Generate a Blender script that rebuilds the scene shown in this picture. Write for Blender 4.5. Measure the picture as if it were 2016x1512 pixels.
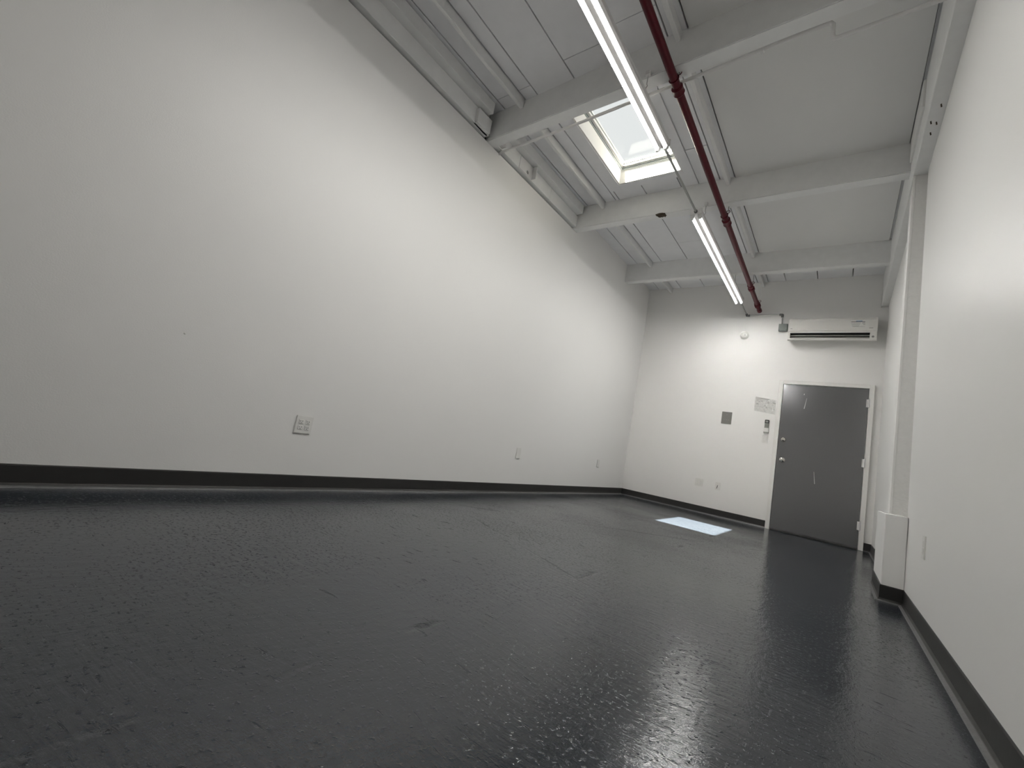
import bpy, bmesh, math, random
from mathutils import Vector, Matrix
random.seed(7)
for o in list(bpy.data.objects): bpy.data.objects.remove(o, do_unlink=True)
scene = bpy.context.scene
COL = scene.collection

# ------------------------------------------------------------------ camera
CAM = Vector((2.898, 0.0, 0.607))
YAW, PITCH, ROLL, FPX = math.radians(-38.0498), math.radians(7.0240), math.radians(10.2652), 845.9
fw = Vector((math.sin(YAW)*math.cos(PITCH), math.cos(YAW)*math.cos(PITCH), math.sin(PITCH)))
rt = Vector((math.cos(YAW), -math.sin(YAW), 0)); up = rt.cross(fw)
r2 = math.cos(ROLL)*rt + math.sin(ROLL)*up; u2 = -math.sin(ROLL)*rt + math.cos(ROLL)*up
cd = bpy.data.cameras.new('camera'); cam = bpy.data.objects.new('camera', cd); COL.objects.link(cam)
M = Matrix((r2, u2, -fw)).transposed().to_4x4(); M.translation = CAM
cam.matrix_world = M
cd.sensor_fit = 'HORIZONTAL'; cd.sensor_width = 36.0; cd.lens = FPX/2016*36; cd.clip_start = 0.02
scene.camera = cam

# ------------------------------------------------------------------ sky, sun, exposure
w = bpy.data.worlds.new('sky'); scene.world = w; w.use_nodes = True
bg = w.node_tree.nodes['Background']; bg.inputs[0].default_value = (0.97, 0.985, 1.0, 1); bg.inputs[1].default_value = 1.0
sd = bpy.data.lights.new('sun_offscreen', 'SUN'); sun = bpy.data.objects.new('sun_offscreen', sd); COL.objects.link(sun)
sd.energy = 230.0; sd.color = (1.0, 0.93, 0.82); sd.angle = math.radians(0.53)
sun.rotation_euler = Vector((0.152, 0.497, -1.0)).to_track_quat('-Z', 'Y').to_euler()
sun.location = (0, -2, 8)
TUBE, FLANK = 186.0, 3.6         # radiance of the lamp tubes: underside, flanks
scene.view_settings.view_transform = 'Standard'; scene.view_settings.look = 'None'
scene.view_settings.exposure = 0.0; scene.view_settings.gamma = 1.0
scene.view_settings.use_curve_mapping = False

# ------------------------------------------------------------------ helpers
def newobj(name, bm, mats, parent=None, smooth=False):
    bmesh.ops.recalc_face_normals(bm, faces=bm.faces)
    me = bpy.data.meshes.new(name); bm.to_mesh(me); bm.free()
    for m in (mats if isinstance(mats, (list, tuple)) else [mats]): me.materials.append(m)
    if smooth:
        for p in me.polygons: p.use_smooth = True
        try: me.set_sharp_from_angle(angle=math.radians(40))
        except Exception: pass
    o = bpy.data.objects.new(name, me); COL.objects.link(o)
    if parent: o.parent = parent; o.matrix_parent_inverse = parent.matrix_basis.inverted()
    return o
def empty(name, loc):
    o = bpy.data.objects.new(name, None); COL.objects.link(o); o.location = loc; o.empty_display_size = .05
    return o
def tag(o, label, cat, group=None):
    o['label'] = label; o['category'] = cat
    if group: o['group'] = group
    return o
def struct(o): o['kind'] = 'structure'; return o
def box(bm, x0, x1, y0, y1, z0, z1, bevel=0, seg=1, mi=0):
    vs = [bm.verts.new(p) for p in ((x0,y0,z0),(x1,y0,z0),(x1,y1,z0),(x0,y1,z0),(x0,y0,z1),(x1,y0,z1),(x1,y1,z1),(x0,y1,z1))]
    fs = [bm.faces.new([vs[i] for i in f]) for f in ((0,3,2,1),(4,5,6,7),(0,1,5,4),(1,2,6,5),(2,3,7,6),(3,0,4,7))]
    for f in fs: f.material_index = mi
    if bevel:
        es = list({e for f in fs for e in f.edges})
        bmesh.ops.bevel(bm, geom=es, offset=bevel, segments=seg, affect='EDGES', profile=0.6)
def hexa(bm, pts, bevel=0, seg=1):
    vs = [bm.verts.new(p) for p in pts]
    fs = [bm.faces.new([vs[i] for i in f]) for f in ((0,3,2,1),(4,5,6,7),(0,1,5,4),(1,2,6,5),(2,3,7,6),(3,0,4,7))]
    if bevel: bmesh.ops.bevel(bm, geom=list({e for f in fs for e in f.edges}), offset=bevel, segments=seg, affect='EDGES')
def prism(bm, prof, axis, a0, a1, mi=0):
    """extrude closed 2D profile along axis ('x': prof=(y,z), 'y': (x,z), 'z': (x,y))"""
    def P(q, a): return {'x': (a, q[0], q[1]), 'y': (q[0], a, q[1]), 'z': (q[0], q[1], a)}[axis]
    A = [bm.verts.new(P(q, a0)) for q in prof]; B = [bm.verts.new(P(q, a1)) for q in prof]
    n = len(prof); fs = [bm.faces.new(A), bm.faces.new(B[::-1])]
    for i in range(n): fs.append(bm.faces.new([A[i], A[(i+1) % n], B[(i+1) % n], B[i]]))
    for f in fs: f.material_index = mi
def tube(bm, pts, r, n=12, caps=True):
    pts = [Vector(p) for p in pts]; rings = []
    for i, p in enumerate(pts):
        if i == 0: d = pts[1]-p
        elif i == len(pts)-1: d = p-pts[i-1]
        else: d = (pts[i+1]-p).normalized() + (p-pts[i-1]).normalized()
        d.normalize()
        a = Vector((0,0,1)) if abs(d.z) < .9 else Vector((1,0,0))
        s = d.cross(a).normalized(); t = s.cross(d)
        rr = r[i] if isinstance(r, (list, tuple)) else r
        rings.append([bm.verts.new(p + rr*(math.cos(2*math.pi*k/n)*s + math.sin(2*math.pi*k/n)*t)) for k in range(n)])
    for A, B in zip(rings, rings[1:]):
        for k in range(n): bm.faces.new([A[k], A[(k+1) % n], B[(k+1) % n], B[k]])
    if caps: bm.faces.new(rings[0][::-1]); bm.faces.new(rings[-1])
def ring(bm, c, R, r, nrm, N=18, n=6):
    c = Vector(c); nrm = Vector(nrm).normalized()
    a = Vector((0,0,1)) if abs(nrm.z) < .9 else Vector((1,0,0))
    s = nrm.cross(a).normalized(); t = s.cross(nrm); L = []
    for i in range(N):
        th = 2*math.pi*i/N; e = math.cos(th)*s+math.sin(th)*t
        L.append([bm.verts.new(c+e*(R+r*math.cos(2*math.pi*k/n))+nrm*r*math.sin(2*math.pi*k/n)) for k in range(n)])
    for i in range(N):
        A, B = L[i], L[(i+1) % N]
        for k in range(n): bm.faces.new([A[k], A[(k+1) % n], B[(k+1) % n], B[k]])
def lathe(bm, c, axis, prof, n=20):
    """prof: (distance along axis, radius)"""
    c = Vector(c); d = Vector(axis).normalized()
    a = Vector((0,0,1)) if abs(d.z) < .9 else Vector((1,0,0))
    s = d.cross(a).normalized(); t = s.cross(d); R = []
    for h, r in prof:
        R.append([bm.verts.new(c+d*h+max(r,1e-4)*(math.cos(2*math.pi*k/n)*s+math.sin(2*math.pi*k/n)*t)) for k in range(n)])
    for A, B in zip(R, R[1:]):
        for k in range(n): bm.faces.new([A[k], A[(k+1) % n], B[(k+1) % n], B[k]])
    bm.faces.new(R[0][::-1]); bm.faces.new(R[-1])
def BM(): return bmesh.new()
def parts(name, fn, items, mat, parent):
    return [part(name, lambda bm: fn(bm, *it), mat, parent) for it in items]
def part(name, fn, mat, parent, smooth=False):
    bm = BM(); fn(bm); return newobj(name, bm, mat, parent, smooth)

def carve(o, fn):
    """cut the shape drawn by fn out of o (a real recess)"""
    bm = BM(); fn(bm); c = newobj('cutter', bm, [])
    md = o.modifiers.new('cut', 'BOOLEAN'); md.operation = 'DIFFERENCE'; md.object = c; md.solver = 'EXACT'
    bpy.context.view_layer.update()
    me = bpy.data.meshes.new_from_object(o.evaluated_get(bpy.context.evaluated_depsgraph_get()))
    o.modifiers.clear(); o.data = me; cm = c.data
    bpy.data.objects.remove(c, do_unlink=True); bpy.data.meshes.remove(cm)

# ------------------------------------------------------------------ materials
def mat(name, col, rough=.5, spec=.5, metal=0, nscale=0, ncol=.0, bscale=0, bstr=0, bdist=.002, emit=0):
    m = bpy.data.materials.new(name); m.use_nodes = True
    nt = m.node_tree; N = nt.nodes; L = nt.links; b = N['Principled BSDF']
    b.inputs['Base Color'].default_value = (*col, 1); b.inputs['Roughness'].default_value = rough
    b.inputs['Specular IOR Level'].default_value = spec; b.inputs['Metallic'].default_value = metal
    tc = N.new('ShaderNodeTexCoord')
    if nscale:
        n = N.new('ShaderNodeTexNoise'); n.inputs['Scale'].default_value = nscale; n.inputs['Detail'].default_value = 4
        mx = N.new('ShaderNodeMix'); mx.data_type = 'RGBA'
        mx.inputs['A'].default_value = (*[c*(1-ncol) for c in col], 1); mx.inputs['B'].default_value = (*[min(1, c*(1+ncol)) for c in col], 1)
        L.new(tc.outputs['Object'], n.inputs['Vector']); L.new(n.outputs['Fac'], mx.inputs['Factor']); L.new(mx.outputs['Result'], b.inputs['Base Color'])
    if bscale:
        n = N.new('ShaderNodeTexNoise'); n.inputs['Scale'].default_value = bscale; n.inputs['Detail'].default_value = 3
        bp = N.new('ShaderNodeBump'); bp.inputs['Strength'].default_value = bstr; bp.inputs['Distance'].default_value = bdist
        L.new(tc.outputs['Object'], n.inputs['Vector']); L.new(n.outputs['Fac'], bp.inputs['Height']); L.new(bp.outputs['Normal'], b.inputs['Normal'])
    if emit:
        b.inputs['Emission Color'].default_value = (*col, 1); b.inputs['Emission Strength'].default_value = emit
    return m
MW = mat('wall_paint', (.88,.87,.85), .48, .4, nscale=1.5, ncol=.012, bscale=140, bstr=.25, bdist=.0015)
MWR = mat('wall_paint_satin', (.88,.87,.85), .36, .5, nscale=1.5, ncol=.012, bscale=120, bstr=.2, bdist=.0012)
MROUGH = mat('painted_masonry', (.85,.84,.82), .6, .3, nscale=30, ncol=.05, bscale=60, bstr=.6, bdist=.004)
MCEIL = mat('ceiling_paint', (.86,.86,.875), .6, .3, nscale=9, ncol=.04, bscale=50, bstr=.25, bdist=.002)
MDRY = mat('ceiling_drywall', (.82,.815,.80), .65, .3, nscale=2, ncol=.02, bscale=150, bstr=.15, bdist=.001)
MBEAM = mat('beam_paint', (.86,.86,.85), .55, .35, nscale=14, ncol=.05, bscale=40, bstr=.3, bdist=.003)
MTIMBER = mat('raw_timber', (.26,.19,.13), .8, .2, nscale=20, ncol=.2)
MSKYF = mat('skylight_lining', (.86,.85,.83), .4, .4, nscale=6, ncol=.02)
MSEAL = mat('skylight_seal', (.33,.36,.36), .5, .4, nscale=30, ncol=.05)
MBASE = mat('baseboard_vinyl', (.022,.021,.020), .38, .5, nscale=12, ncol=.2, bscale=30, bstr=.1)
MCAULK = mat('baseboard_toe', (.10,.10,.10), .35, .6, nscale=25, ncol=.4, bscale=50, bstr=.3)
MRED = mat('sprinkler_red', (.080,.003,.009), .36, .22, nscale=25, ncol=.25, bscale=90, bstr=.25)
MREDD = mat('sprinkler_red_dark', (.080,.003,.009), .36, .22, nscale=25, ncol=.25)
MWHITE = mat('white_plastic', (.80,.79,.76), .35, .5, nscale=30, ncol=.01)
MENAMEL = mat('white_enamel', (.78,.77,.76), .3, .5, nscale=30, ncol=.02)
MSTEEL = mat('galvanised_steel', (.42,.42,.41), .38, .5, .85, nscale=40, ncol=.12)
MDSTEEL = mat('dark_connector', (.10,.10,.10), .4, .5, .7, nscale=40, ncol=.2)
MCHROME = mat('satin_nickel', (.62,.60,.57), .2, .5, 1, nscale=40, ncol=.04)
MGREYBOX = mat('grey_box', (.24,.26,.25), .45, .5, .4, nscale=30, ncol=.08)
MPLATE = mat('grey_plate', (.24,.235,.22), .35, .5, .5, nscale=60, ncol=.06)
MBLACK = mat('black_plastic', (.012,.012,.013), .35, .5, nscale=30, ncol=.2)
MAC = mat('ac_plastic', (.78,.765,.73), .32, .5, nscale=20, ncol=.012)
MINK = mat('print_ink', (.05,.05,.055), .5, .3, nscale=30, ncol=.1)
MINKL = mat('print_ink_grey', (.36,.35,.34), .5, .3, nscale=30, ncol=.1)
MBLUE = mat('print_ink_blue', (.30,.40,.52), .5, .3, nscale=30, ncol=.1)
MREMG = mat('remote_grey', (.34,.35,.31), .4, .4, nscale=30, ncol=.05)
MWOOD = mat('splintered_wood', (.06,.045,.03), .8, .2, nscale=60, ncol=.6, bscale=90, bstr=1)
MEMIT = mat('lamp_diffuser', (1.0,.988,.955), .4, .3, nscale=0, emit=TUBE)
MEMIT2 = mat('lamp_diffuser_flank', (1.0,.988,.955), .4, .3, emit=FLANK)

def door_material():
    m = bpy.data.materials.new('door_grey_paint'); m.use_nodes = True; nt = m.node_tree; N = nt.nodes; L = nt.links
    b = N['Principled BSDF']; b.inputs['Roughness'].default_value = .17; b.inputs['Specular IOR Level'].default_value = .5; b.inputs['Metallic'].default_value = .55
    tc = N.new('ShaderNodeTexCoord'); sp = N.new('ShaderNodeSeparateXYZ'); L.new(tc.outputs['Object'], sp.inputs[0])
    def mth(op, a, c=None, d=None):
        n = N.new('ShaderNodeMath'); n.operation = op
        for i, v in enumerate((a, c, d)):
            if v is None: continue
            if isinstance(v, (int, float)): n.inputs[i].default_value = v
            else: L.new(v, n.inputs[i])
        return n.outputs[0]
    n2 = N.new('ShaderNodeTexNoise'); n2.inputs['Scale'].default_value = 60; L.new(tc.outputs['Object'], n2.inputs['Vector'])
    c0 = N.new('ShaderNodeMix'); c0.data_type = 'RGBA'; c0.inputs['A'].default_value = (.195,.195,.200,1); c0.inputs['B'].default_value = (.215,.215,.220,1)
    L.new(n2.outputs['Fac'], c0.inputs['Factor'])
    L.new(c0.outputs['Result'], b.inputs['Base Color'])
    bp = N.new('ShaderNodeBump'); bp.inputs['Strength'].default_value = .15; bp.inputs['Distance'].default_value = .001
    L.new(n2.outputs['Fac'], bp.inputs['Height']); L.new(bp.outputs['Normal'], b.inputs['Normal'])
    return m
MDOOR = door_material()
MFRAME = mat('door_frame_paint', (.84,.83,.80), .3, .5, nscale=20, ncol=.02)

def floor_material():
    m = bpy.data.materials.new('floor_epoxy'); m.use_nodes = True; nt = m.node_tree; N = nt.nodes; L = nt.links
    b = N['Principled BSDF']; b.inputs['Specular IOR Level'].default_value = .5
    tc = N.new('ShaderNodeTexCoord')
    def noise(scale, detail=3, rough=.5, vec=None, dist=0):
        n = N.new('ShaderNodeTexNoise'); n.inputs['Scale'].default_value = scale; n.inputs['Detail'].default_value = detail
        n.inputs['Roughness'].default_value = rough; n.inputs['Distortion'].default_value = dist
        L.new(vec if vec else tc.outputs['Object'], n.inputs['Vector']); return n.outputs['Fac']
    def mth(op, a, c=None, d=None, clamp=False):
        n = N.new('ShaderNodeMath'); n.operation = op; n.use_clamp = clamp
        for i, v in enumerate((a, c, d)):
            if v is None: continue
            if isinstance(v, (int, float)): n.inputs[i].default_value = v
            else: L.new(v, n.inputs[i])
        return n.outputs[0]
    def mapping(scale, rot):
        n = N.new('ShaderNodeMapping'); n.inputs['Scale'].default_value = scale; n.inputs['Rotation'].default_value = rot
        L.new(tc.outputs['Object'], n.inputs['Vector']); return n.outputs[0]
    sp = N.new('ShaderNodeSeparateXYZ'); L.new(tc.outputs['Object'], sp.inputs[0]); X, Y = sp.outputs[0], sp.outputs[1]
    # colour
    cr = N.new('ShaderNodeMix'); cr.data_type = 'RGBA'; cr.inputs['A'].default_value = (.016,.0205,.028,1); cr.inputs['B'].default_value = (.025,.0305,.039,1)
    L.new(noise(1.3, 5), cr.inputs['Factor']); L.new(cr.outputs['Result'], b.inputs['Base Color'])
    rg = mth('ADD', mth('MULTIPLY', noise(2.2, 4), .12), .05); L.new(rg, b.inputs['Roughness'])
    # trowel relief: swept strokes, pitted grain, sparse nicks, slab joints
    warp = N.new('ShaderNodeTexNoise'); warp.inputs['Scale'].default_value = .8; L.new(tc.outputs['Object'], warp.inputs['Vector'])
    wv = N.new('ShaderNodeVectorMath'); wv.operation = 'MULTIPLY_ADD'; wv.inputs[1].default_value = (.5, .5, 0)
    L.new(warp.outputs['Color'], wv.inputs[0]); L.new(tc.outputs['Object'], wv.inputs[2])
    def mapping2(scale, deg):
        n = N.new('ShaderNodeMapping'); n.inputs['Scale'].default_value = scale; n.inputs['Rotation'].default_value = (0, 0, math.radians(deg))
        L.new(wv.outputs[0], n.inputs['Vector']); return n.outputs[0]
    strokes = noise(1.0, 6, .62, mapping2((9, 46, 1), 20))
    strokes2 = noise(1.0, 4, .6, mapping2((34, 12, 1), -14))
    big = noise(1.6, 3)
    area = mth('ADD', mth('MULTIPLY', mth('SUBTRACT', noise(.9, 3), .40), 4.0, clamp=True), .25)
    fine = noise(150, 3, .6)
    pit = mth('MULTIPLY', mth('SUBTRACT', noise(75, 2, .5), .60), 6.0, clamp=True)
    nick = mth('MULTIPLY', mth('SUBTRACT', noise(1.0, 3, .6, mapping2((9, 42, 1), 12)), .655), 7.0, clamp=True)
    wob = mth('MULTIPLY', mth('SUBTRACT', noise(5, 4, .7), .5), .07)
    def joint(coord, at, wdt, gate):
        d = mth('ABSOLUTE', mth('ADD', mth('SUBTRACT', coord, at), wob))
        line = mth('SUBTRACT', 1.0, mth('DIVIDE', d, wdt), clamp=True)
        return mth('MULTIPLY', line, gate)
    gate = mth('MULTIPLY', mth('SUBTRACT', noise(2.6, 3), .53), 9.0, clamp=True)
    gate2 = mth('MULTIPLY', mth('SUBTRACT', noise(1.9, 3), .48), 8.0, clamp=True)
    j1 = joint(X, 1.94, .020, gate)
    j2 = joint(mth('ADD', Y, mth('MULTIPLY', X, .42)), 2.80, .010, gate2)
    j3 = joint(mth('SUBTRACT', Y, mth('MULTIPLY', X, 1.1)), 2.1, .008, gate2)
    rubble = noise(75, 3, .7)
    cracks = mth('MULTIPLY', mth('MAXIMUM', j1, mth('MULTIPLY', mth('MAXIMUM', j2, j3), .6)), mth('ADD', rubble, .2))
    h = mth('ADD', mth('MULTIPLY', mth('MULTIPLY', strokes, area), .75), mth('MULTIPLY', strokes2, .35))
    h = mth('ADD', h, mth('MULTIPLY', fine, .10))
    h = mth('ADD', h, mth('MULTIPLY', mth('MULTIPLY', pit, area), .75))
    h = mth('SUBTRACT', h, mth('MULTIPLY', nick, 1.0))
    h = mth('SUBTRACT', h, mth('MULTIPLY', cracks, 2.2))
    bp = N.new('ShaderNodeBump'); bp.inputs['Strength'].default_value = .6; bp.inputs['Distance'].default_value = .004
    L.new(h, bp.inputs['Height']); L.new(bp.outputs['Normal'], b.inputs['Normal'])
    return m
MFLOOR = floor_material()

def glass_material(name, tint, gloss, rough=.02):
    m = bpy.data.materials.new(name); m.use_nodes = True; nt = m.node_tree; N = nt.nodes; L = nt.links
    for n in list(N):
        if n.type == 'BSDF_PRINCIPLED': N.remove(n)
    t = N.new('ShaderNodeBsdfTransparent'); t.inputs[0].default_value = (*tint, 1)
    g = N.new('ShaderNodeBsdfGlossy'); g.inputs['Roughness'].default_value = rough
    nz = N.new('ShaderNodeTexNoise'); nz.inputs['Scale'].default_value = 40
    rmp = N.new('ShaderNodeMapRange'); rmp.inputs['To Min'].default_value = gloss*.7; rmp.inputs['To Max'].default_value = gloss*1.3
    L.new(nz.outputs['Fac'], rmp.inputs['Value'])
    mx = N.new('ShaderNodeMixShader'); L.new(rmp.outputs[0], mx.inputs[0]); L.new(t.outputs[0], mx.inputs[1]); L.new(g.outputs[0], mx.inputs[2])
    L.new(mx.outputs[0], N['Material Output'].inputs['Surface'])
    return m
MGLASS = glass_material('skylight_glass', (.90,.91,.90), .012)
MPLASTIC = glass_material('clear_plastic', (.965,.965,.96), .17, .06)

# ------------------------------------------------------------------ room shell
W, D, YR = 3.285, 7.205, -1.8
ZC, ZB = 3.655, 3.372            # plank underside, beam underside
ZROOF = 3.90
def quadbox(name, *a):
    return struct(part(name, lambda bm: box(bm, *a), MW, None))
fl = part('floor', lambda bm: box(bm, -.3, W+.3, YR-.3, D+.3, -.15, 0), MFLOOR, None); struct(fl)
# left wall: stops below the ledger up to the second beam, then runs to the planks
def lw(bm):
    box(bm, -.13, 0, YR, D+.2, -.02, 3.372)
struct(part('wall_left_upper', lambda bm: box(bm, -.13, 0, 4.488, D+.2, 3.372, ZROOF), MW, None))
struct(part('wall_left', lw, MW, None))
def lwb(bm): box(bm, -.30, -.131, YR, D+.2, -.02, ZROOF+.02)
struct(part('wall_left_outer', lwb, MW, None))
struct(part('wall_back', lambda bm: box(bm, -.3, W+.3, D, D+.15, -.02, ZROOF), MW, None))
struct(part('wall_rear', lambda bm: box(bm, -.3, W+.3, YR-.15, YR, -.02, ZROOF), MW, None))
# right wall: near sheet ends at the pilaster, far stretch behind it
def rw(bm):
    hexa(bm, [(W-.008,YR,-.02),(W+.03,YR,-.02),(W+.03,3.90,-.02),(W-.008,3.90,-.02),
              (W+.010,YR,3.199),(W+.03,YR,3.199),(W+.03,4.16,3.199),(W+.010,4.16,3.199)])
struct(part('wall_right', rw, MWR, None))
struct(part('wall_right_far', lambda bm: box(bm, W, W+.12, 4.455, D+.1, -.02, 3.20), MWR, None))
struct(part('wall_right_outer', lambda bm: box(bm, W+.115, W+.3, YR, D+.15, -.02, ZROOF), MW, None))
struct(part('wall_right_niche', lambda bm: box(bm, W+.031, W+.116, 3.80, 4.453, -.02, 3.199), MW, None))

# ceiling: roof deck with the skylight opening; planks, joists and drywall sheets hang below it
SX0, SX1, SY0, SY1 = .700, 1.410, 2.96, 4.100
def deck(bm):
    z0, z1 = ZC+.115, ZROOF
    box(bm, -.3, SX0, YR-.15, D+.15, z0, z1); box(bm, SX1, W+.3, YR-.15, D+.15, z0, z1)
    box(bm, SX0, SX1, YR-.15, SY0, z0, z1); box(bm, SX0, SX1, SY1, D+.15, z0, z1)
ceil = struct(part('ceiling', deck, MTIMBER, None))
G = .0052
def plank(x0, x1, y0, y1, dz=0.0, m=None):
    bm = BM(); z = ZC + dz
    box(bm, x0+G, x1-G, y0+G*.5, y1-G*.5, z, z+.024, .0015)
    return newobj('plank', bm, m or MCEIL, ceil)
bays = [(YR, 2.66), (2.66, 4.44), (4.44, 6.20), (6.20, D)]
edges = [-.12, .165, .411, .548, .928, 1.320, 1.713, 1.855]
joints = {0: {1: [2.505], 2: [2.505], 4: [2.42], 5: [2.33]}, 1: {0: [3.81], 6: []}, 2: {1: [5.67], 2: [5.62], 4: [5.615]}, 3: {}}
rr = lambda: random.uniform(-.0018, .0018)
for b, (y0, y1) in enumerate(bays):
    ed = edges if b < 3 else edges[:-1] + [1.855, 2.085, 2.48, 2.88, 3.30]
    for i in range(len(ed)-1):
        xa, xb = ed[i], ed[i+1]
        ys = [y0] + joints[b].get(i, []) + [y1]
        for ya, yb in zip(ys, ys[1:]):
            if b == 1 and xb > .60 and xa < 1.52:      # around the skylight
                if xa < .60: plank(xa, .592, ya, yb, rr())
                if xb > 1.52: plank(1.503, xb, ya, 3.82, rr()); plank(1.503, xb, 3.82, yb, rr())
                a, c = max(xa, .592), min(xb, 1.503)
                if c-a > .03: plank(a, c, 4.187, yb, rr()); plank(a, c, ya, 2.90, rr())
            else: plank(xa, xb, ya, yb, rr())
def sheet(x0, x1, y0, y1, z):
    bm = BM(); box(bm, x0, x1, y0, y1, z, z+.028, .002); return newobj('drywall_sheet', bm, MDRY, ceil)
for y0, y1 in ((YR, 2.64), (2.67, 4.42), (4.48, 6.18)):
    sheet(1.862, 3.192, y0, y1, ZC-.012)
part('roof_strip', lambda bm: box(bm, 3.196, 3.36, YR, 6.18, ZC+.004, ZC+.03), MCEIL, ceil)
def joist(x0, x1, y0, y1, z0=3.573):
    bm = BM(); box(bm, x0, x1, y0, y1, z0, ZC+.006, .004); return newobj('joist', bm, MBEAM, ceil)
for y0, y1 in ((YR, 2.62), (2.70, 4.40), (4.47, 6.15), (6.24, D)):
    joist(.371, .405, y0, y1); joist(1.780, 1.815, y0, y1)

# ------------------------------------------------------------------ skylight (window_1)
win = empty('window_1', ((SX0+SX1)/2, (SY0+SY1)/2, ZC)); struct(win)
T = .016; ZT = ZROOF+.03
part('lining_board', lambda bm: box(bm, SX0-.002, SX0+T, SY0, SY1, ZC-.004, ZT), MSKYF, win)
part('lining_board', lambda bm: box(bm, SX1-T, SX1+.002, SY0, SY1, ZC-.004, ZT), MSKYF, win)
part('lining_board', lambda bm: box(bm, SX0+T, SX1-T, SY1-T, SY1+.002, ZC-.004, ZT), MSKYF, win)
part('lining_board', lambda bm: box(bm, SX0+T, SX1-T, SY0-.002, SY0+T, ZC-.004, ZT), MSKYF, win)
for a in ((.590, SX0+.001, 2.88, SY1+.09), (SX1-.001, 1.505, 2.88, SY1+.09), (SX0, SX1, SY1-.001, SY1+.09), (SX0, SX1, 2.88, SY0+.001)):
    part('casing', lambda bm: box(bm, *a, ZC-.010, ZC+.02, .002), MCEIL, win)
def framering(bm, ins0, ins1, z0, z1):
    x0, x1, y0, y1 = SX0+T, SX1-T, SY0+T, SY1-T
    i, j = ins0, ins1
    box(bm, x0+i, x0+j, y0+i, y1-i, z0, z1); box(bm, x1-j, x1-i, y0+i, y1-i, z0, z1)
    box(bm, x0+j, x1-j, y1-j, y1-i, z0, z1); box(bm, x0+j, x1-j, y0+i, y0+j, z0, z1)
sash = part('sash', lambda bm: framering(bm, -.001, .030, 3.845, 3.905), MSKYF, win)
part('seal', lambda bm: framering(bm, -.001, .010, 3.815, 3.823), MSEAL, sash)
part('seal', lambda bm: framering(bm, -.001, .016, 3.832, 3.838), MSEAL, sash)
part('seal', lambda bm: framering(bm, .0295, .036, 3.872, 3.884), MSEAL, sash)
part('pane', lambda bm: box(bm, SX0+T+.02, SX1-T-.02, SY0+T+.02, SY1-T-.02, 3.886, 3.894), MGLASS, win)

# ------------------------------------------------------------------ beams, ledger, header
def beam(name, yl, yr, t=.112, z0=ZB):
    def f(bm):
        n = 16
        # slightly uneven hand-painted edges
        for s in range(1):
            x0, x1 = -.02, 3.24
            hexa(bm, [(x0,yl,z0),(x1,yr,z0),(x1,yr+t,z0),(x0,yl+t,z0),(x0,yl,ZC+.012),(x1,yr,ZC+.012),(x1,yr+t,ZC+.012),(x0,yl+t,ZC+.012)], .006, 2)
    return part(name, f, MBEAM, None)
b1 = empty('ceiling_beam', (1.6, 2.6, ZB)); f = beam('timber', 2.632, 2.560); f.parent = b1; f.matrix_parent_inverse = b1.matrix_basis.inverted()
tag(b1, 'white painted timber ceiling beam with a thin painted conduit running along it', 'beam', 'timber beams across the ceiling')
b2 = empty('ceiling_beam', (1.6, 4.42, ZB)); f = beam('timber', 4.372, 4.418); f.parent = b2; f.matrix_parent_inverse = b2.matrix_basis.inverted()
tag(b2, 'white painted timber ceiling beam with a splintered dark chip in its lower edge', 'beam', 'timber beams across the ceiling')
def chip(bm):
    rnd = random.Random(3)
    for k in range(13):
        x = 1.075 + k*.0075 + rnd.uniform(-.003, .003); h = .012+.022*math.sin(math.pi*min(1, (k+1)/13))*rnd.uniform(.6, 1.1)
        y0 = 4.372+.014*x
        hexa(bm, [(x,y0-.003-rnd.uniform(0,.006),ZB-.004-rnd.uniform(0,.012)),(x+.012,y0-.003,ZB-.004-rnd.uniform(0,.010)),(x+.014,y0+.05+rnd.uniform(-.02,.03),ZB-.003),(x,y0+.05+rnd.uniform(-.02,.03),ZB-.004),
                  (x-.004,y0-.003,ZB+h*.35),(x+.010,y0-.002,ZB+h*.35),(x+.012,y0+.03,ZB+.01),(x,y0+.03,ZB+.01)])
part('splintered_chip', chip, MWOOD, b2)
b3 = empty('ceiling_beam', (1.6, 6.2, ZB)); f = beam('timber', 6.110, 6.185); f.parent = b3; f.matrix_parent_inverse = b3.matrix_basis.inverted()
tag(b3, 'white painted timber ceiling beam closest to the wall with the air conditioner', 'beam', 'timber beams across the ceiling')

lg = empty('ledger', (0.03, 2.0, 3.39))
tag(lg, 'long white timber ledger along the top of the wide blank wall, with a metal bracket', 'ledger')
part('ledger_board', lambda bm: box(bm, -.10, .045, YR, 2.60, 3.388, 3.545, .004), MBEAM, lg)
lb = part('ledger_board', lambda bm: box(bm, -.10, .045, 2.70, 3.72, 3.388, 3.540, .004), MBEAM, lg)
part('ledger_board', lambda bm: box(bm, -.10, .043, 3.724, 4.40, 3.390, 3.538, .004), MBEAM, lg)
part('top_plate', lambda bm: box(bm, -.10, .128, YR, 2.53, 3.542, ZC-.003, .004), MBEAM, lg)
part('top_plate', lambda bm: box(bm, -.10, .128, 2.71, 4.35, 3.537, ZC-.003, .004), MBEAM, lg)
part('end_block', lambda bm: box(bm, .02, .075, 2.40, 2.585, 3.388, 3.53, .004), MBEAM, lg)
br = part('bracket', lambda bm: (box(bm, .044, .052, 3.10, 3.335, 3.392, 3.53, .002), box(bm, .044, .105, 3.328, 3.338, 3.392, 3.55, .001)), MENAMEL, lg)
bolt = lambda bm: lathe(bm, (-.06, 3.245, 3.425), (1,0,0), [(0,.020),(.14,.020)], 20)
carve(br, bolt); carve(lb, bolt)
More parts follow.
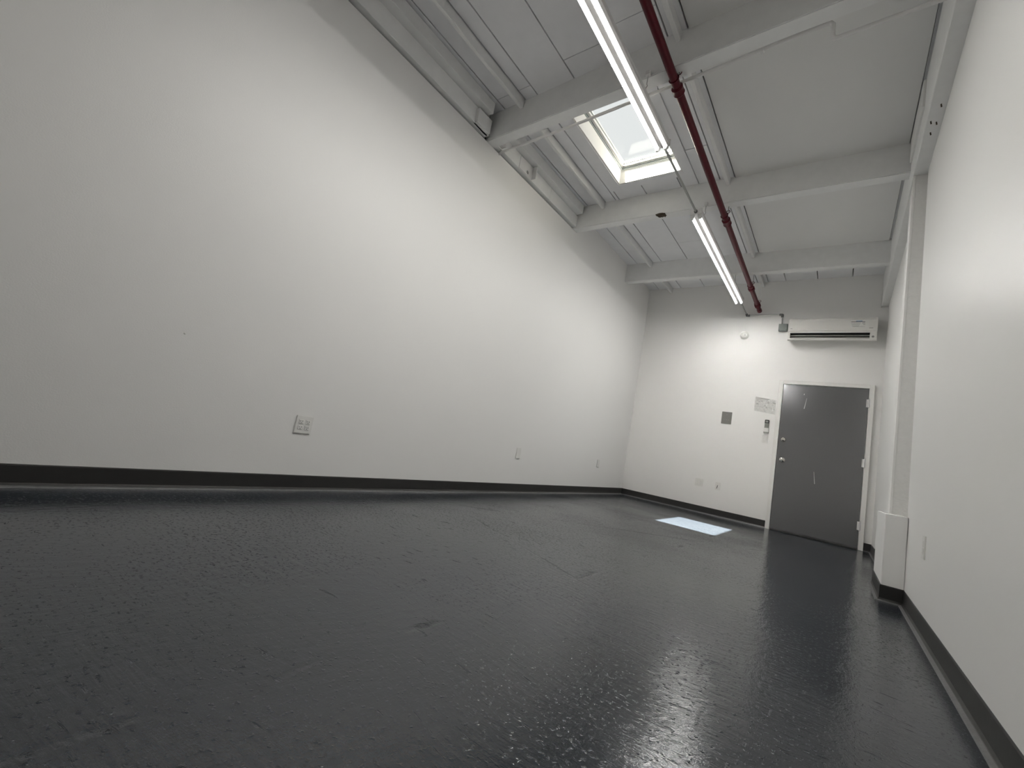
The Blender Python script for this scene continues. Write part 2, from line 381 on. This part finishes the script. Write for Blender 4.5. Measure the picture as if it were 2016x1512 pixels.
part('bolt_hole', lambda bm: lathe(bm, (-.058, 3.245, 3.425), (1,0,0), [(0,.0195),(.006,.0195)], 20), MTIMBER, br)
part('bracket', lambda bm: hexa(bm, [(.044,2.745,3.40),(.10,2.80,3.40),(.10,2.81,3.40),(.044,2.81,3.40),(.044,2.795,3.52),(.06,2.80,3.52),(.06,2.81,3.52),(.044,2.81,3.52)]), MENAMEL, lg)

hd = part('header', lambda bm: box(bm, 3.212, W+.114, YR, D-.001, 3.20, ZC-.001, .004), MBEAM, None)
tag(hd, 'white timber header along the wall above the pilaster and its plinth', 'beam')
parts('nail_hole', lambda bm, x, y: hexa(bm, [(x,y,3.1985),(x+.006,y-.006,3.1985),(x+.013,y+.026,3.1985),(x+.006,y+.030,3.1985),(x,y,3.203),(x+.006,y-.006,3.203),(x+.013,y+.026,3.203),(x+.006,y+.030,3.203)]), ((3.262,3.43),(3.232,3.58),(3.262,3.60),(3.245,3.70)), MWOOD, hd)
part('loose_block', lambda bm: box(bm, 3.197, 3.216, 3.70, 4.37, 3.42, ZC-.02, .004), MROUGH, hd)
part('end_cleat', lambda bm: box(bm, 3.205, 3.28, D-.012, D+.004, 3.185, 3.206, .002), MROUGH, hd)

# ------------------------------------------------------------------ pilaster
pl = empty('pilaster', (3.24, 4.2, 0))
tag(pl, 'white wall pilaster standing on a boxed plinth with black baseboard', 'pilaster')
part('shaft', lambda bm: hexa(bm, [(3.214,4.205,.5),(3.314,4.205,.5),(3.314,4.454,.5),(3.214,4.454,.5),(3.222,4.205,3.199),(3.314,4.205,3.199),(3.314,4.454,3.199),(3.222,4.454,3.199)], .003), MROUGH, pl)
part('corner_bead', lambda bm: hexa(bm, [(3.206,4.199,.5),(3.222,4.199,.5),(3.222,4.225,.5),(3.206,4.225,.5),(3.214,4.199,3.198),(3.230,4.199,3.198),(3.230,4.225,3.198),(3.214,4.225,3.198)], .002), MW, pl)
part('plinth', lambda bm: box(bm, 3.166, 3.2772, 3.868, 4.56, -.001, .556, .004, 2), MW, pl)

# ------------------------------------------------------------------ baseboards (swept cove profile)
def sweep(bm, path, prof, mi=0):
    """path: list of (x,y); room side is to the left of travel; prof: (out, z)"""
    n = len(path); offs = []
    for i in range(n):
        dirs = []
        if i > 0: dirs.append((Vector(path[i])-Vector(path[i-1])).normalized())
        if i < n-1: dirs.append((Vector(path[i+1])-Vector(path[i])).normalized())
        nn = [Vector((-d.y, d.x)) for d in dirs]
        v = nn[0] if len(nn) == 1 else (nn[0]+nn[1])/(1+nn[0].dot(nn[1]))
        offs.append(v)
    R = [[bm.verts.new((path[i][0]+offs[i].x*o, path[i][1]+offs[i].y*o, z)) for o, z in prof] for i in range(n)]
    m = len(prof)
    for A, B in zip(R, R[1:]):
        for k in range(m):
            f = bm.faces.new([A[k], A[(k+1) % m], B[(k+1) % m], B[k]]); f.material_index = mi
    bm.faces.new(R[0]); bm.faces.new(R[-1][::-1])
BPROF = [(-.004,.0),(.020,.0),(.020,.004),(.012,.010),(.007,.020),(.006,.096),(.004,.1015),(-.004,.1015)]
CPROF = [(.0,.0),(.027,.0),(.024,.005),(.016,.0085),(.0,.009)]
def baseboard(name, path):
    o = struct(part(name, lambda bm: sweep(bm, path, BPROF), MBASE, None))
    part('toe_bead', lambda bm: sweep(bm, path, CPROF), MCAULK, o)
    return o
baseboard('baseboard_left', [(0, D), (0, YR)])
baseboard('baseboard_back', [(2.143, D), (0, D)])
baseboard('baseboard_right', [(W-.005, YR), (W-.005, 3.868), (3.166, 3.868), (3.166, 4.56), (W, 4.56), (W, D), (3.207, D)])

# ------------------------------------------------------------------ door_1
dr = empty('door_1', (2.67, D, 0)); struct(dr)
DX0, DX1, DZ = 2.198, 3.150, 2.060
part('door_stop', lambda bm: box(bm, DX0-.012, DX1+.012, D-.004, D+.01, 0, DZ+.012), MFRAME, dr)
part('jamb', lambda bm: box(bm, 2.141, DX0-.004, D-.040, D+.01, 0, DZ+.055, .003), MFRAME, dr)
part('jamb', lambda bm: box(bm, DX1+.004, 3.207, D-.040, D+.01, 0, DZ+.055, .003), MFRAME, dr)
part('head_jamb', lambda bm: box(bm, DX0-.005, DX1+.005, D-.0395, D+.01, DZ+.005, DZ+.0545, .003), MFRAME, dr)
leaf = part('door_leaf', lambda bm: box(bm, DX0, DX1, D-.036, D-.004, .012, DZ, .002), MDOOR, dr)
leaf['label'] = 'grey metallic painted door leaf with a few scratches'
part('door_sweep', lambda bm: box(bm, DX0+.004, DX1-.004, D-.042, D-.034, .004, .030, .001), MDSTEEL, leaf)
for z in (1.865, 1.085, .295):
    def hg(bm):
        tube(bm, [(DX1+.004, D-.045, z-.055), (DX1+.004, D-.045, z+.055)], .0085, 12)
        box(bm, DX1-.020, DX1+.022, D-.041, D-.037, z-.052, z+.052)
    h = part('hinge', hg, MENAMEL, dr)
    part('hinge_pin', lambda bm: tube(bm, [(DX1+.004, D-.045, z-.062), (DX1+.004, D-.045, z+.062)], .005, 8), MSTEEL, h)
def knob(z, x, R, nm):
    k = part(nm, lambda bm: lathe(bm, (x, D-.036, z), (0,-1,0), [(0,R*1.05),(.006,R*1.05),(.010,R*.8),(.012,R*.42),(.030,R*.40),(.036,R*.75),(.046,R),(.058,R*.95),(.066,R*.65),(.068,.0)] if nm == 'door_knob' else
             [(0,R*1.1),(.006,R*1.1),(.012,R),(.022,R*.9),(.030,R*.7),(.035,R*.4),(.036,.0)], 20), MCHROME, dr, True)
    if nm == 'deadbolt': part('thumb_turn', lambda bm: box(bm, x-.004, x+.004, D-.092, D-.068, z-.015, z+.015, .003, 2), MCHROME, k)
    return k
knob(.975, 2.268, .033, 'door_knob'); knob(1.262, 2.258, .032, 'deadbolt')
def scr(bm, x, z, l, wd, s):
    if True:
        hexa(bm, [(x-wd,D-.0366,z-l/2),(x+wd,D-.0366,z-l/2),(x+wd,D-.0355,z-l/2),(x-wd,D-.0355,z-l/2),(x-wd*.4+s,D-.0366,z+l/2),(x+wd*.4+s,D-.0366,z+l/2),(x+wd*.4+s,D-.0355,z+l/2),(x-wd*.4+s,D-.0355,z+l/2)])
parts('scratch', scr, ((2.466,1.80,.15,.004,.02),(2.452,1.93,.02,.005,0),(2.66,.80,.16,.003,-.02)), MSTEEL, leaf)

# ------------------------------------------------------------------ lamps
LX, TZ = 1.583, 3.140
def lamp(y0, y1, label):
    t = empty('tube_light', (LX, (y0+y1)/2, TZ+.10)); tag(t, label, 'light fixture', 'twin tube strip lights below the beams')
    part('housing', lambda bm: prism(bm, [(LX-.056,TZ+.028),(LX-.056,TZ+.060),(LX-.048,TZ+.078),(LX+.048,TZ+.078),(LX+.056,TZ+.060),(LX+.056,TZ+.028)], 'y', y0+.012, y1-.012), MENAMEL, t)
    for ye, s in ((y0, 1), (y1, -1)):
        part('end_plate', lambda bm: box(bm, LX-.058, LX+.058, min(ye, ye+s*.012), max(ye, ye+s*.012), TZ+.022, TZ+.080, .002), MENAMEL, t)
    for dx in (-.034, .034):
        n = 10; R = .0155; x = LX+dx
        def lower(bm):
            # diffuser: bright below the LED strip (-117..-63 deg), fainter on its flanks
            ang = [-188,-165,-140,-117,-104,-90,-76,-63,-40,-15,8]
            prof = [(x+R*math.cos(math.radians(a)), TZ+R*math.sin(math.radians(a))) for a in ang]
            A = [bm.verts.new((q[0], y0+.040, q[1])) for q in prof]; B = [bm.verts.new((q[0], y1-.040, q[1])) for q in prof]
            for i in range(len(prof)-1):
                f = bm.faces.new([A[i], A[i+1], B[i+1], B[i]]); f.material_index = 0 if -120 < ang[i] < -70 else 1
            for E_ in (A, B): bm.faces.new(E_).material_index = 1
        tb = part('tube', lower, [MEMIT, MEMIT2], t)
        def upper(bm):
            prof = [(x+(R+.001)*math.cos(a), TZ+(R+.001)*math.sin(a)) for a in [math.radians(7+166*k/n) for k in range(n+1)]]
            prism(bm, prof, 'y', y0+.040, y1-.040)
        part('tube_back', upper, MENAMEL, tb)
        for ye, s in ((y0, 1), (y1, -1)):
            a, b = ye+s*.016, ye+s*.042
            part('lamp_holder', lambda bm: prism(bm, [(x-.021,TZ+.032),(x+.021,TZ+.032),(x+.019,TZ-.004),(x+.008,TZ-.021),(x-.008,TZ-.021),(x-.019,TZ-.004)], 'y', min(a,b), max(a,b)), MENAMEL, t)
    return t

lamp(.655, 3.105, 'white twin tube strip light hanging below the skylight')
lamp(4.165, 6.690, 'white twin tube strip light hanging between the splintered beam and the air conditioner wall')

def hanger(x, y, zt, label):
    t = empty('light_hanger', (x, y, zt)); tag(t, label, 'hanger', 'wire hangers for the strip lights')
    part('clip', lambda bm: (box(bm, x-.016, x+.016, y-.020, y+.012, zt-.004, zt+.030, .002)), MENAMEL, t)
    part('hook', lambda bm: tube(bm, [(x, y, zt), (x-.001, y, zt-.07), (x+.006, y, zt-.085), (x-.004, y, zt-.10), (x-.010, y, TZ+.076)], .0028, 6), MSTEEL, t)
hanger(1.612, 2.582, ZB-.002, 'dark wire hanger hooked on the beam carrying the painted conduit')
hanger(1.612, 4.376, ZB-.002, 'white clip and wire hanger on the splintered beam, beside a lamp end')
hanger(1.600, 6.180, ZB-.002, 'small wire hanger on the beam closest to the air conditioner')

cnd = part('lamp_conduit', lambda bm: tube(bm, [(LX, 3.100, 3.185), (LX, 4.170, 3.185)], .0105, 10), MSTEEL, None, True)
tag(cnd, 'straight grey metal conduit joining the ends of the two strip lights', 'conduit')
part('locknut', lambda bm: lathe(bm, (LX, 3.106, 3.185), (0,1,0), [(0,.018),(.012,.018)], 8), MDSTEEL, cnd)
part('locknut', lambda bm: lathe(bm, (LX, 4.150, 3.185), (0,1,0), [(0,.018),(.012,.018)], 8), MDSTEEL, cnd)

wc = empty('wall_conduit', (1.85, D, 3.1)); tag(wc, 'bent grey conduit from strip light to the grey box beside the air conditioner', 'conduit')
YW = D-.028
part('tubing', lambda bm: tube(bm, [(LX+.005, 6.685, 3.185), (1.615, YW-.02, 3.125)], .010, 10), MSTEEL, wc, True)
part('tubing', lambda bm: tube(bm, [(1.62, YW, 3.113), (2.086, YW, 3.113)], .010, 10), MSTEEL, wc, True)
part('tubing', lambda bm: tube(bm, [(2.092, YW, 3.105), (2.098, YW, 2.955)], .010, 10), MSTEEL, wc, True)
part('elbow', lambda bm: (lathe(bm, (1.605, YW, 3.113), (1,0,0), [(0,.014),(.05,.017),(.056,.014)], 10), lathe(bm, (1.616, YW-.045, 3.125), (0,1,-.2), [(0,.016),(.05,.016)], 10)), MDSTEEL, wc, True)
part('elbow', lambda bm: (lathe(bm, (2.05, YW, 3.113), (1,0,0), [(0,.014),(.006,.017),(.045,.017)], 10), lathe(bm, (2.091, YW, 3.118), (0,0,-1), [(0,.017),(.04,.017),(.046,.014)], 10)), MDSTEEL, wc, True)
jb = part('junction_box', lambda bm: box(bm, 2.058, 2.172, D-.050, D+.002, 2.858, 2.966, .006, 2), MGREYBOX, None)
tag(jb, 'small grey metal junction box mounted beside the air conditioner', 'junction box')
part('cover_plate', lambda bm: (box(bm, 2.064, 2.166, D-.055, D-.049, 2.864, 2.960, .002), box(bm, 2.095, 2.135, D-.0565, D-.054, 2.915, 2.919)), MGREYBOX, jb)
parts('screw', lambda bm, x: lathe(bm, (x, D-.054, 2.868), (0,-1,0), [(0,.006),(.003,.005)], 8), ((2.071,), (2.158,)), MDSTEEL, jb)

# painted conduit beside the first beam
def pc(bm):
    P = [(.001, 2.830, 3.370), (.03, 2.815, 3.370), (.75, 2.800, 3.374), (1.4, 2.775, 3.386), (2.0, 2.748, 3.388), (2.4, 2.722, 3.390), (2.66, 2.712, 3.393)]
    P += [(2.685, 2.711, 3.390), (2.698, 2.711, 3.372), (2.700, 2.711, 3.30), (2.706, 2.711, 3.277), (2.725, 2.711, 3.268), (2.98, 2.706, 3.272), (3.2118, 2.704, 3.280)]
    tube(bm, P, .0125, 10)
o = part('painted_conduit', pc, MENAMEL, None, True); tag(o, 'thin white painted conduit with an S bend running under a beam', 'conduit')
parts('strap', lambda bm, x, y: box(bm, x, x+.022, y-.016, y+.016, ZB-.004, ZB+.014, .002), ((1.50,2.770),(1.72,2.760),(2.31,2.728)), MENAMEL, o)

# ------------------------------------------------------------------ red sprinkler pipe
sp = empty('sprinkler_pipe', (1.78, 4.5, 3.28)); tag(sp, 'dark red sprinkler pipe running the length of the ceiling', 'pipe')
PX = 1.780
def pz(y): return 3.338 - .0315*(y-2.6)
part('pipe', lambda bm: tube(bm, [(PX, YR+.01, pz(YR)), (PX, 2.6, pz(2.6)), (PX, 7.145, pz(7.145))], .0295, 18), MRED, sp, True)
part('pipe_end', lambda bm: tube(bm, [(PX, 7.13, pz(7.13)), (PX, D+.005, pz(7.2))], .033, 18), MRED, sp, True)
for y, L_ in ((2.76, .055), (4.60, .085), (6.36, .045), (6.98, .05)):
    part('coupling', lambda bm: tube(bm, [(PX,y-L_/2-.012,pz(y)),(PX,y-L_/2,pz(y)),(PX,y-L_/2+.012,pz(y)),(PX,y+L_/2-.012,pz(y)),(PX,y+L_/2,pz(y)),(PX,y+L_/2+.012,pz(y))], [.032,.042,.039,.039,.042,.032], 16), MREDD, sp, True)
for y in (2.655, 4.475, 6.245, 6.90):
    hg = part('hanger_ring', lambda bm: (ring(bm, (PX, y, pz(y)), .0335, .004, (0,1,0)), ring(bm, (PX+.034, y, pz(y)+.034), .016, .0035, (0,1,0), 14)), MREDD, sp)
    top = ZB+.01 if y < 6.6 else ZC
    part('rod', lambda bm: tube(bm, [(PX+.034, y, pz(y)+.03), (PX+.034, y, top)], .005, 8), MBEAM if y > 6.6 else MSTEEL, hg)

# ------------------------------------------------------------------ air conditioner
ac = empty('air_conditioner', (2.69, D, 2.82)); tag(ac, 'white wall mounted air conditioner with black louvre slots above the door', 'air conditioner')
AX0, AX1 = 2.200, 3.180
def yp(d): return D-d
def acbody(bm):
    prism(bm, [(yp(-.003),2.722),(yp(.06),2.706),(yp(.14),2.678),(yp(.172),2.676),(yp(.186),2.688),(yp(.188),2.705),(yp(.12),2.705),(yp(.12),2.778),(yp(.196),2.778),(yp(.199),2.800),(yp(.10),2.80),(yp(.10),2.90),(yp(-.003),2.90)], 'x', AX0, AX1)
part('body', acbody, MAC, ac)
part('top_cover', lambda bm: prism(bm, [(yp(-.003),2.88),(yp(.10),2.88),(yp(.186),2.962),(yp(.180),2.986),(yp(.150),3.001),(yp(-.003),3.003)], 'x', AX0+.003, AX1-.003), MAC, ac)
fp = part('front_panel', lambda bm: prism(bm, [(yp(.09),2.803),(yp(.203),2.803),(yp(.206),2.830),(yp(.200),2.952),(yp(.190),2.976),(yp(.182),2.969),(yp(.09),2.90)], 'x', AX0+.0015, AX1-.0015), MAC, ac)
part('side_cap', lambda bm: prism(bm, [(yp(.10),2.70),(yp(.187),2.703),(yp(.196),2.780),(yp(.10),2.780)], 'x', AX0+.0005, AX0+.026), MAC, ac)
part('side_cap', lambda bm: prism(bm, [(yp(.10),2.70),(yp(.187),2.703),(yp(.196),2.780),(yp(.10),2.780)], 'x', AX1-.072, AX1-.0005), MAC, ac)
part('outlet_recess', lambda bm: (box(bm, AX0+.024, AX1-.070, yp(.135), yp(.115), 2.700, 2.782), box(bm, AX0+.0255, AX1-.0715, yp(.194), yp(.134), 2.770, 2.781)), MBLACK, ac)
for z, d, m in ((2.744, .178, MAC), (2.721, .168, MAC)):
    part('louvre', lambda bm: prism(bm, [(yp(d),z),(yp(d),z+.005),(yp(.14),z+.014),(yp(.14),z+.009)], 'x', AX0+.025, AX1-.071), m, ac)
st = part('sticker', lambda bm: box(bm, 2.90, 3.085, yp(.2075), yp(.2035), 2.845, 2.950), MWHITE, fp)
def bars(bm, L):
    for x0, x1, z0, z1 in L: box(bm, x0, x1, yp(.2085), yp(.2065), z0, z1)
part('printing', lambda bm: bars(bm, [(2.905, 3.05, 2.921, 2.927)]), MINK, st)
part('printing', lambda bm: bars(bm, [(2.955, 3.02, 2.928, 2.940)]), MBLUE, st)
part('printing', lambda bm: bars(bm, [(2.905+.004*i+.008*k*0, 2.905+.004*i+.10-.01*i, 2.905-.016*i, 2.909-.016*i) for i in range(4) for k in (0,)] + [(3.02,3.05,2.902,2.911),(3.03,3.052,2.882,2.888),(2.93,3.05,2.855,2.858)]), MINKL, st)
part('badge', lambda bm: bars(bm, [(3.095, 3.135, 2.834, 2.842)]), MINKL, fp)
part('badge', lambda bm: bars(bm, [(2.225, 2.248, 2.834, 2.840)]), MINKL, fp)
part('sensor_window', lambda bm: lathe(bm, (3.140, yp(.190), 2.726), (0,-1,0), [(0,.014),(.004,.013)], 16), MINKL, ac)

# ------------------------------------------------------------------ smoke detector
sm = empty('smoke_detector', (1.607, D, 2.805)); tag(sm, 'round white smoke detector on the wall under the conduit', 'smoke detector')
part('base', lambda bm: lathe(bm, (1.607, D+.002, 2.805), (0,-1,0), [(0,.066),(.014,.066),(.016,.058)], 28), MWHITE, sm, True)
cv_ = part('cover', lambda bm: lathe(bm, (1.607, D-.014, 2.805), (0,-1,0), [(0,.056),(.020,.055),(.030,.047),(.034,.030),(.035,.0)], 28), MWHITE, sm, True)
part('test_button', lambda bm: lathe(bm, (1.626, D-.047, 2.795), (0,-1,0), [(0,.010),(.004,.009)], 14), MINKL, sm)
VENTS = ((-.02,.02),(-.024,-.012),(.004,.028),(.0,-.024))
def vent(bm, dx, dz, y0=D-.020, e=0): box(bm, 1.607+dx-.008-e, 1.607+dx+.008+e, y0-(.04 if not e else .0012), y0, 2.805+dz-.002-e, 2.805+dz+.002+e)
for v_ in VENTS: carve(cv_, lambda bm: vent(bm, *v_))
parts('vent', lambda bm, dx, dz: vent(bm, dx, dz, D-.0198, .0002), VENTS, MSTEEL, sm)

# ------------------------------------------------------------------ wall plates
def frame_for(wall):
    # returns mapping (u along wall to viewer's right, v up, n out of wall) -> world
    if wall == 'left': return lambda u, v, n: (n, u, v)
    if wall == 'back': return lambda u, v, n: (u, D-n, v)
    if wall == 'right': return lambda u, v, n: (W-.003-n, u, v)
def pbox(bm, F, u0, u1, v0, v1, n0, n1, bevel=0, seg=1):
    P = [F(u0,v0,n0), F(u1,v0,n0), F(u1,v1,n0), F(u0,v1,n0), F(u0,v0,n1), F(u1,v0,n1), F(u1,v1,n1), F(u0,v1,n1)]
    hexa(bm, P, bevel, seg)
def plate(name, wall, u, v, wd, ht, label, cat, kind, group=None, m=None):
    F = frame_for(wall); t = empty(name, F(u, v, 0)); tag(t, label, cat, group)
    m = m or MWHITE
    cp = part('cover_plate', lambda bm: pbox(bm, F, u-wd/2, u+wd/2, v-ht/2, v+ht/2, -.002, .009, .0025, 2), m, t)
    def recept(cu):
        for cv in (v+.0195, v-.0195):
            r = part('receptacle', lambda bm: pbox(bm, F, cu-.017, cu+.017, cv-.0145, cv+.0145, .006, .0115, .002), m, t)
            def holes(bm, n0, n1, e=0):
                pbox(bm, F, cu-.0085-e, cu-.0055+e, cv-.001-e, cv+.008+e, n0, n1); pbox(bm, F, cu+.0055-e, cu+.0085+e, cv-.001-e, cv+.008+e, n0, n1)
                pbox(bm, F, cu-.003-e, cu+.003+e, cv-.010-e, cv-.005+e, n0, n1)
            carve(r, lambda bm: holes(bm, .0005, .02)); carve(cp, lambda bm: holes(bm, .0005, .02))
            part('slot', lambda bm: holes(bm, .0003, .0012, .0002), MSTEEL, r)
    if kind == 'quad': recept(u-.023); recept(u+.023)
    if kind == 'single': recept(u)
    if kind == 'rocker':
        part('rocker_gap', lambda bm: pbox(bm, F, u-.019, u+.019, v-.0355, v+.0355, .006, .0097), m, t)
        part('rocker', lambda bm: pbox(bm, F, u-.0165, u+.0165, v-.033, v+.033, .006, .013, .002), m, t)
    if kind == 'blank':
        for dv in (.042, -.042): part('screw', lambda bm: lathe(bm, F(u, v+dv, .0085), Vector(F(0,0,1))-Vector(F(0,0,0)), [(0,.004),(.0015,.0035)], 10), m, t)
    if kind == 'grey':
        parts('screw', lambda bm, du, dv: lathe(bm, F(u+du, v+dv, .0085), Vector(F(0,0,1))-Vector(F(0,0,0)), [(0,.005),(.002,.004)], 10), ((0,.05),(-.03,-.03),(0,-.03),(.03,-.03)), MINKL, t)
    if kind == 'plug':
        part('jack', lambda bm: pbox(bm, F, u-.010, u+.010, v-.012, v+.012, .006, .014, .001), m, t)
        part('cable_stub', lambda bm: tube(bm, [F(u-.002, v+.012, .010), F(u-.001, v+.004, .030), F(u-.004, v-.018, .032), F(u-.012, v-.034, .022)], .0045, 8), MBLACK, t)
    return t
plate('quad_outlet', 'left', 1.510, .442, .118, .118, 'white four socket outlet plate on the wide blank wall', 'outlet', 'quad')
plate('blank_plate', 'left', 4.043, .448, .080, .118, 'white blank cover plate low on the wide wall, wider than its neighbour', 'wall plate', 'blank')
plate('narrow_plate', 'left', 6.144, .459, .074, .112, 'small white cover plate low on the wide wall, close to the room corner', 'wall plate', 'blank')
plate('double_outlet', 'back', 1.216, .448, .116, .116, 'white double gang outlet plate low on the door wall', 'outlet', 'quad')
plate('cable_plate', 'back', 1.484, .442, .074, .116, 'white cover plate with a short black cable stub', 'wall plate', 'plug')
plate('steel_plate', 'back', 1.495, 1.488, .140, .185, 'square grey metal cover plate on the door wall', 'wall plate', 'grey', None, MPLATE)
plate('light_switch', 'back', 2.030, 1.238, .076, .118, 'white rocker light switch below the remote control', 'light switch', 'rocker')
plate('side_outlet', 'right', 3.186, .428, .076, .118, 'white outlet plate on the wall near the boxed plinth', 'outlet', 'single')

# remote control in its holder
F = frame_for('back'); rm = empty('remote_control', (2.036, D, 1.42)); tag(rm, 'slim remote control with dark display in a wall holder', 'remote control')
def tilted(bm, u0, u1, v0, v1, n0, n1, bev=.003):
    s = .0; P = [F(u0+s*(v0-1.42),v0,n0),F(u1+s*(v0-1.42),v0,n0),F(u1+s*(v1-1.42),v1,n0),F(u0+s*(v1-1.42),v1,n0),F(u0+s*(v0-1.42),v0,n1),F(u1+s*(v0-1.42),v0,n1),F(u1+s*(v1-1.42),v1,n1),F(u0+s*(v1-1.42),v1,n1)]
    hexa(bm, P, bev, 2)
part('body', lambda bm: tilted(bm, 2.008, 2.064, 1.345, 1.520, .004, .026, .006), MREMG, rm)
ds = part('display_bezel', lambda bm: tilted(bm, 2.0085, 2.0635, 1.465, 1.519, .020, .0275, .004), MBLACK, rm)
part('display', lambda bm: tilted(bm, 2.018, 2.054, 1.478, 1.508, .0265, .0282, .001), MREMG, ds)
parts('button', lambda bm, i, z: tilted(bm, 2.016+.017*i, 2.026+.017*i, z, z+.008, .025, .0285, .001), [(i, z) for i in range(3) for z in (1.412, 1.432, 1.449)], MDSTEEL, rm)
part('holder', lambda bm: (tilted(bm, 2.004, 2.068, 1.332, 1.400, -.002, .0315, .004)), MWHITE, rm)
part('holder_lip', lambda bm: tilted(bm, 2.003, 2.069, 1.326, 1.346, -.002, .034, .004), MREMG, rm)

# crumpled clear plastic sleeve with a faded notice
sl = empty('plastic_sleeve', (2.0, D, 1.76)); tag(sl, 'crumpled clear plastic sleeve taped up between the door frame and the grey plate', 'sleeve')
def crumple(bm):
    rnd = random.Random(11); nx, nz = 26, 16; V = []
    for j in range(nz+1):
        for i in range(nx+1):
            u = 1.850+.275*i/nx; v = 1.640+.215*j/nz - .035*(i/nx)
            e = min(i, nx-i, j, nz-j)
            n = .004 + (0 if e == 0 else (.014*rnd.random()+.012*math.sin(i*.7+j*.45)**2) * min(1, e/3) * (1.0 if j > nz*.35 else .3))
            V.append(bm.verts.new((u, D-n, v)))
    for j in range(nz):
        for i in range(nx):
            a = j*(nx+1)+i; q = [V[a], V[a+1], V[a+nx+2], V[a+nx+1]]
            bm.faces.new(q[:3]); bm.faces.new([q[0], q[2], q[3]])
part('sheet', crumple, MPLASTIC, sl)
part('top_fold', lambda bm: hexa(bm, [(1.885,D-.012,1.842),(2.03,D-.012,1.826),(2.03,D,1.826),(1.885,D,1.842),(1.885,D-.007,1.850),(2.03,D-.007,1.832),(2.03,D,1.832),(1.885,D,1.850)]), MWHITE, sl)
def faded(bm):
    rnd = random.Random(5)
    for k in range(8):
        u = 1.86+.24*rnd.random(); v = 1.70+.10*rnd.random()-.03*(u-1.86)
        box(bm, u, u+.012+.02*rnd.random(), D-.0028, D+.001, v, v+.006)
part('faded_print', faded, MINKL, sl)['kind'] = 'stuff'

# small wall blemish / nail on the blank wall
nl = part('wall_nail', lambda bm: lathe(bm, (-.001, .734, .851), (1,0,0), [(0,.006),(.003,.005),(.004,.002)], 10), MWHITE, None)
tag(nl, 'tiny painted-over nail head on the wide blank wall', 'nail')
